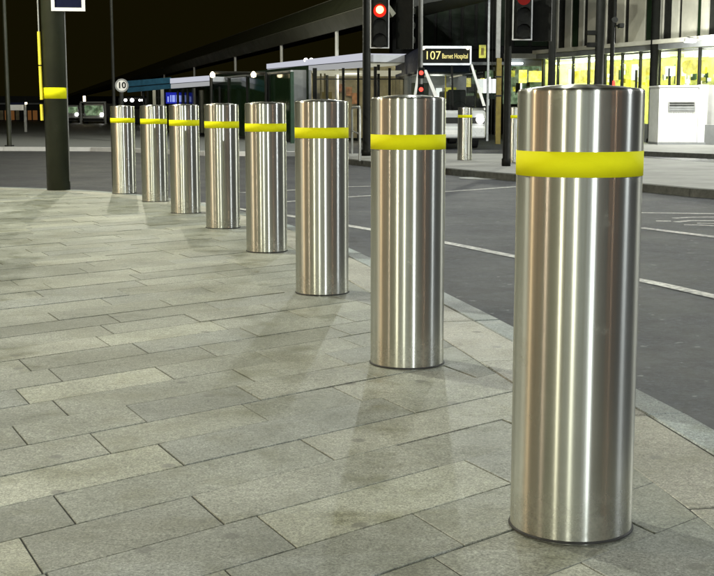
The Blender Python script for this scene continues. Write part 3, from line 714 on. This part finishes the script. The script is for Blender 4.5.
bxp(481, 483.8, 48, 55, 37.985, 37.999, 'mark', 'ochre', t)
t = thing('striped_post', 'pale post with an ochre lower half beside the black signal pole', 'post')
bxp(496, 501.5, -20, 58, 34, 34.15, 'upper_shaft', 'grey', t); bxp(495.6, 501.8, 58.2, 144, 33.99, 34.16, 'lower_shaft', 'ochre', t)
bxp(495.4, 502, 76, 77.6, 33.985, 34.17, 'band', 'dark', t); bxp(495.4, 502, 95, 96.6, 33.985, 34.17, 'band', 'dark', t)

# ------------------------------------------------------------------ station building with pale fins at the right
A3 = Vector((6.37, 43.5, 0)); B3 = Vector((9.88, 34.6, 0)); wd_ = (B3 - A3).normalized(); wn_ = Vector((wd_.y, -wd_.x, 0)); wn_ = wn_ if wn_.x < 0 else -wn_
wa = math.atan2(wd_.y, wd_.x)
def s_of(px):
    k = (px - 357) / F    # x = k*Y on the wall line
    return (k * A3.y - A3.x) / (wd_.x - k * wd_.y)
def depth_of(px): return (A3 + wd_ * s_of(px)).y
t = thing('shop_building', 'station shop front with pale vertical fins over bright yellow windows', 'building', A3, wa)
def wb(s0, s1, o0, o1, z0, z1, name, mat, par=None, ch=0):
    """box on the wall line: s along it, o = metres out towards the road"""
    return MB().box(s0, s1, -o1, -o0, z0, z1, ch).build(name, mat, par or t)
S1 = s_of(760)
wb(-.3, S1, -4, -.35, 3.02, 9, 'upper_wall', 'dark')
fins = [(541, 546.5), (553.5, 559.5), (567, 571.5), (575.5, 593.5), (603.5, 611), (615.5, 631), (640, 648.5), (657, 663.5), (667, 681), (685.5, 692.5), (702, 724), (729, 742)]
for a, b in fins: wb(s_of(a), s_of(b), -.345, -.29, 3.0, 9, 'fin', 'cream')
for a, b in ((560.5, 565), (632.5, 638.5), (682, 685)): wb(s_of(a), s_of(b), -.345, -.31, 3.05, 9, 'glazed_strip', 'green')
wb(-.3, S1, -.36, .25, 2.86, 2.98, 'ledge', 'cream')
wb(-.3, S1, -.36, .10, 2.70, 2.858, 'ledge_soffit', 'panel_grey')
wb(-.3, S1, -3.6, -3.4, 0, 2.7, 'shop_back_wall', 'shopwall')
wb(-.42, -.3, -3.6, -.2, 0, 2.7, 'shop_end_wall', 'shopwall'); wb(-.3, S1, -3.39, -.4, 2.66, 2.695, 'shop_ceiling', 'white')
wb(-.3, S1, -.2, -.1, 0, .55, 'stall_riser', 'panel_grey')
for k in range(13):
    s = -.2 + (S1 + .1) * k / 12; wb(s - .03, s + .03, -.2, -.12, .55, 2.7, 'mullion', 'dark')
for k in range(12):
    s0, s1 = -.2 + (S1 + .1) * k / 12 + .04, -.2 + (S1 + .1) * (k + 1) / 12 - .04; wb(s0, s1, -.165, -.15, .56, 2.69, 'pane', 'glass')
def zat(px, py, off=0): return at(px, py, depth_of(px)).z
for px in (548, 565, 585, 610, 650, 700):
    ld = bpy.data.lights.new('shop_light', 'POINT'); ld.energy = 170; ld.color = (.88, 1, .55); ld.shadow_soft_size = .25; link('shop_light', ld, t, (s_of(px), 1.6, 2.45))
tl = [(536, 561), (563, 578), (604, 612), (618, 633), (634, 648)]
for a, b in tl: wb(s_of(a), s_of(b), -.6, -.52, 2.52, 2.58, 'fluorescent_tube', 'tube')
blob = [(543, 547, 69, 84), (548.5, 553, 71, 83), (554.5, 566, 70, 83), (568, 571.5, 70, 82), (573, 578, 68, 81), (585, 588.5, 66, 80), (603.5, 607, 64, 80), (611, 615, 66, 82), (617, 634, 67, 75), (636, 644, 66, 76), (646, 649, 62, 84)]
for i, (a, b, c_, e) in enumerate(blob):
    wb(s_of(a), s_of(b), -1.0, -.9, zat(a, e), zat(a, c_), 'light_box', 'yglow' if i % 3 else 'wglow')
rg = random.Random(3)
for k in range(90):
    px = rg.uniform(540, 655); w = rg.uniform(.8, 3.6); y0 = rg.uniform(63, 80); h = rg.uniform(3, 11)
    o = rg.uniform(1.2, 3.0); wb(s_of(px), s_of(px + w), -o - .08, -o, zat(px, y0 + h), zat(px, y0), 'display_item', rg.choice(('yglow', 'yglow2', 'wglow', 'white', 'bgreen', 'white', 'yellow', 'yglow2')))
for px in (608, 622, 640):
    s = s_of(px); wb(s - .02, s + .02, -.95, -.88, 1.4, 2.2, 'hanging_post', 'dark')
for a, b in ((659, 665), (668, 680.5), (683, 690), (694, 709), (716, 730)):
    wb(s_of(a), s_of(b), -.8, -.7, zat(a, 57), zat(a, 44), 'lit_header', 'wglow')
for a, b in ((660, 680), (696, 712)):
    c0, c1 = s_of(a), s_of(b); z0 = zat(a, 74); z1 = zat(a, 60); m = MB(); n = 20
    pts = [((c0 + c1) / 2 + (c1 - c0) / 2 * abs(math.cos(q)) ** .5 * math.copysign(1, math.cos(q)), (z0 + z1) / 2 + (z1 - z0) / 2 * abs(math.sin(q)) ** .5 * math.copysign(1, math.sin(q))) for q in [2 * math.pi * j / n for j in range(n)]]
    m.add([(x, .62, z) for x, z in pts] + [(x, .70, z) for x, z in pts], [tuple(range(n)), tuple(range(2 * n - 1, n - 1, -1))] + [(j, (j + 1) % n, n + (j + 1) % n, n + j) for j in range(n)])
    m.build('round_light_box', 'yglow', t)

# white kiosk in front of it
kY = 35.2; ka = at(657.5, 142.5, kY); kb = at(697, 142.5, kY)
t = thing('kiosk', 'bright white ribbed cabinet with a grey vent at the right edge', 'kiosk', (0, 0, 0))
kz = at(690, 85.5, kY).z
MB().box(ka.x, kb.x + 2.4, kY, kY + 1.2, 0.0, .06).build('plinth', 'panel_grey', t)
MB().box(ka.x + .01, kb.x - .005, kY + .02, kY + 1.18, .06, kz - .05).build('body', 'white', t)
MB().box(kb.x + .015, kb.x + 2.4, kY + .06, kY + 1.18, .06, kz + .02).build('side_body', 'white', t)
n = 16; rw = (kb.x - ka.x - .05) / n
rib = MB().box(-rw * .34, rw * .34, -.012, 0, 0, kz - .14).mesh('rib', 'white')
for i in range(n):
    xx = ka.x + .03 + rw * (i + .5)
    link('rib', rib, t, (xx, kY + .0195, .08))
MB().box(ka.x - .02, kb.x, kY - .03, kY + 1.2, kz - .049, kz, .01).build('top', 'white', t)
va, vb = at(668, 111.5, kY), at(695, 101.5, kY)
vt = MB().box(va.x, vb.x, kY - .03, kY + .005, va.z, vb.z).build('vent', 'grey', t)
for i in range(4):
    z = va.z + (vb.z - va.z) * (.16 + .22 * i); MB().box(va.x + .03, vb.x - .03, kY - .042, kY - .0305, z - .012, z + .02).build('slat', 'dark' if i > 1 else 'panel_grey', vt)
# added lamp that brightens the kiosk, no such source in view
t = thing('kiosk_fill_lamp', 'small white fill lamp added above the kiosk', 'lamp', (ka.x + .5, kY - 1.2, 2.75), 0)
MB().box(-.16, .16, -.06, .06, .0, .11, .02).build('housing', 'white', t); MB().tube([(0, 0, .1), (0, .3, .15), (.9, 1.7, .17)], .02, 8).build('arm', 'grey', t)
MB().box(-.13, .13, -.05, .05, -.012, -.001).build('lens', 'cool', t)
ld = bpy.data.lights.new('kiosk_fill_light', 'POINT'); ld.energy = 420; ld.color = (1, 1, .93); ld.shadow_soft_size = .1; link('kiosk_fill_light', ld, t, (0, -.02, -.12))

# station columns in front of the fins
def column(px0, px1, Y, label, brackets=False):
    c = at((px0 + px1) / 2, 110, Y); r = (px1 - px0) / 2 / F * Y
    t = thing('station_column', label, 'column', (c.x, Y, 0), 0, 'black station columns')
    MB().lathe([(0, 0), (r * 1.25, 0), (r * 1.25, .1), (r, .14), (r, 8.5), (0, 8.5)], 20).build('shaft', 'black', t)
    if brackets:
        for py in (32.5, 44.5):
            z = at(357, py, Y).z; MB().box(-r - .22, -r + .02, -.06, .06, z - .07, z + .05, .015).build('bracket', 'black', t)
column(593.5, 602.5, 33, 'thick black column with two side brackets behind the nearest bollard', True)
column(648.5, 657, 37.2, 'thick black column at the left edge of the white kiosk')
t = thing('camera_post', 'thin black post with a small surveillance camera, right of the bracketed column', 'camera post', (at(610.5, 110, 32).x, 32, 0))
MB().tube([(0, 0, 0), (0, 0, at(0, 22, 32).z)], .055, 12).build('lower_post', 'black', t); MB().tube([(.03, 0, at(0, 22, 32).z - .05), (.03, 0, 6)], .03, 10).build('upper_post', 'black', t)
z = at(0, 26, 32).z
MB().box(.02, .14, -.03, .03, z - .02, z + .02).build('arm', 'black', t); MB().box(.13, .25, -.2, .08, z - .06, z + .06, .02).build('camera_body', 'dark', t)
MB().disc((.04, 0, at(0, 20, 32).z), .075, 12, 'y', .12).build('clamp', 'dark', t)
t = thing('marker_lamp', 'tiny red lamp on a stub behind the nearest bollard top', 'lamp', (at(613, 110, 31).x, 31, 0))
MB().tube([(0, 0, 0), (0, 0, at(0, 86, 31).z)], .03, 8).build('stub', 'dark', t); MB().lathe([(0, 0), (.035, .01), (.03, .12), (0, .14)], 10, (0, 0, at(0, 86, 31).z)).build('lens', 'redled', t)

# ------------------------------------------------------------------ far left: signs, traffic and shop fronts
t = thing('far_pole', 'thin dark pole at the left picture edge', 'pole', (at(8, 110, 33.6).x, 33.6, 0))
MB().tube([(0, 0, 0), (0, 0, 7)], .062, 10, .05).build('shaft', 'olive', t); MB().box(-.1, .1, -.1, .1, 0, .03).build('base_plate', 'dark', t)
t = thing('far_notice', 'pale rectangular notice on a thin leg, far left across the road', 'sign')
bxp(9.3, 24.5, 104.8, 110.3, 52, 52.06, 'board', 'white', t); bxp(9.3, 24.5, 102.6, 104.6, 51.98, 52.08, 'top_strip', 'navy', t); bxp(24.6, 26, 103, 132, 52, 52.06, 'leg', 'galv', t)
bxp(25, 26.6, 102.3, 104.3, 51.9, 51.97, 'lamp', 'warm', t)
bxp(9.6, 10.6, 110.3, 132.7, 52.01, 52.05, 'leg', 'galv', t)
t = thing('far_terrace', 'far row of dim shop fronts with warm windows at the left edge', 'building')
a = at(-60, 110, 112); b = at(64, 110, 112)
MB().box(a.x, b.x, 112, 120, ROAD, 2.2).build('wall', 'dark', t)
for i, (p0, p1) in enumerate(((-6, -2), (0, 3), (5, 8), (11, 14), (16, 19), (28, 31), (33, 37), (56, 60))): bxp(p0, p1, 110.5, 120, 111.9, 111.99, 'window', ('oglow', 'interior', 'oglow')[i % 3], t)
bxp(-20, 42, 103, 104.5, 111.2, 111.99, 'eaves', 'panel_grey', t)

def vehicle(name, label, cat, px0, px1, yt, Y, lamp, h_body, mats, group='vehicles far across the station'):
    a = at(px0, 110, Y); b = at(px1, 110, Y); W = b.x - a.x; H = at(0, yt, Y).z - ROAD; cx = (a.x + b.x) / 2
    t = thing(name, label, cat, (cx, Y, ROAD), 0, group); w = W / 2
    MB().box(-w, w, 0, 4.2, .25, H * h_body, .06).build('body', mats[0], t)
    MB().box(-w * .93, w * .93, .25, 4.0, H * h_body, H, .08).build('cab', mats[0], t)
    MB().box(-w * .82, w * .82, .2, .249, H * h_body + .05, H * .9).build('windscreen', mats[1], t)
    MB().box(-w * .95, w * .95, -.05, .02, .28, .48).build('bumper', 'dark', t)
    for sx in (-1, 1):
        MB().disc((sx * w * .9, .9, .3), .32, 16, 'x', .18).build('wheel', 'rubber', t)
        MB().disc((sx * w * .78, -.02, .75), .13 if sx == lamp or lamp == 0 else .1, 14, 'y', .05).build('headlight', 'head' if (sx == lamp or lamp == 0) else 'silver', t)
    return t
vehicle('van', 'pale van with one headlight glaring, right of the dark left post', 'van', 66, 78, 105, 95, 1, .55, ('silver', 'gglow'))
vehicle('bus', 'boxy pale far bus with a headlight glaring, left of the farthest bollard', 'bus', 82, 104, 103.5, 90, 1, .42, ('silver', 'gglow'))
vehicle('car', 'dark far car with white lamps seen just over the farthest bollards', 'car', 122, 145, 96, 78, 0, .6, ('dark', 'bglass'))
t = thing('far_gantry', 'thin pale frame over the far vehicles at the left', 'frame')
bxp(80, 106, 101.6, 103, 88, 88.1, 'beam', 'galv', t); bxp(104.6, 106, 103.2, 124, 88, 88.1, 'leg', 'galv', t); bxp(80, 81.4, 103.2, 124, 88, 88.1, 'leg', 'galv', t); bxp(66, 78, 105.6, 106.6, 88.0, 88.1, 'beam', 'galv', t)
bxp(66, 67, 106.8, 123, 88, 88.1, 'leg', 'galv', t); bxp(83.2, 85.2, 96, 101.4, 88, 88.1, 'lamp', 'warm', t)
for i in range(3):
    px = (125.5, 132.5, 141.5)[i]
# blue lit sign and its bracket beyond the sixth bollard
t = thing('blue_lightbox_sign', 'small glowing blue sign with pale letters above the seventh bollard', 'sign')
bxp(166, 184, 92.5, 103.5, 50, 50.2, 'panel', 'bglow', t)
for a, b in ((167.5, 168.7), (170.2, 171.2), (172.2, 174.8), (176, 177), (178.4, 180.8), (181.8, 182.8)): bxp(a, b, 95 + (a % 2), 102, 49.97, 49.995, 'letter', 'bglow2', t)
bxp(153.5, 155.5, 90, 133, 50, 50.1, 'post', 'cream', t); bxp(161.5, 163.7, 88, 133, 50, 50.1, 'post', 'cream', t); bxp(155.7, 161.3, 97, 98, 50.02, 50.08, 'cross_bar', 'dark', t)
for px in (125.5, 133, 141): pass
t = thing('lamp_cluster', 'row of small white lamps on a dark rail right of the speed sign', 'lights')
bxp(120, 146, 98.2, 99, 60, 60.06, 'rail', 'dark', t); bxp(119.4, 120.2, 98, 131, 60, 60.06, 'leg', 'dark', t); bxp(146, 147, 98, 131, 60, 60.06, 'leg', 'dark', t)
for px, r in ((125.5, .065), (132, .085), (139.7, .05), (142.5, .05)):
    p = at(px, 100.2, 59.9); MB().disc((p.x, p.y, p.z), r, 14, 'y', .05).build('lamp', 'head', t)
# low dark skyline behind everything
t = thing('dark_block', 'unlit long building closing the view behind the station', 'building')
MB().box(-60, 90, 150, 165, ROAD, 2.6).build('wall', 'black', t)

# ------------------------------------------------------------------ behind the viewer: what the steel mirrors
def facade(name, label, a, b, h, mat, depth=6, rows=2, cols=8, lit=(), wmat='dark', litmat='ceil'):
    a, b = Vector((*a, 0)), Vector((*b, 0)); L = (b - a).length; ang = math.atan2((b - a).y, (b - a).x)
    t = thing(name, label, 'building', a, ang)
    MB().box(0, L, 0, depth, 0, h).build('wall', mat, t)
    k = 0
    for r in range(rows):
        for c_ in range(cols):
            x0 = L * (c_ + .25) / cols; x1 = L * (c_ + .75) / cols; z0 = h * (r + .28) / rows; z1 = h * (r + .82) / rows
            w = MB().box(x0, x1, -.02, -.002, z0, z1).build('window', litmat if k in lit else wmat, t)
            MB().box(x0 - .1, x1 + .1, -.14, -.003, z0 - .12, z0 - .01).build('sill', 'concrete', w); k += 1
    return t
# facade fronts face +Y local -> use ends ordered so that the front looks to the bollards
facade('concourse_building', 'pale concrete concourse behind the viewer', (5.5, -24), (-12, -19), 5.0, 'concrete', 6, 1, 9, (0, 2, 3, 4, 7, 8), 'dark', 'shopglow')
facade('brick_wall_piece', 'sodium lit brown brick wall piece to the left beyond the picture edge', (-16.5, -1.5), (-16.5, 9), 4.5, 'brick2', .4, 1, 5, (), 'dark')  # unseen wall piece added for the warm band in the steel
facade('stone_building', 'olive stone block behind the viewer to the left', (-15, -18), (-20, 2), 9, 'stone', 6, 3, 7, (4, 16), 'dark')
facade('brick_building', 'brown brick block across the road behind the viewer to the right', (24, -2), (11, -27), 9, 'brick', 6, 3, 8, (9, 11, 14, 17, 3), 'dark', 'amberwin')
print('slabs', nslab, 'objects', len(bpy.data.objects))
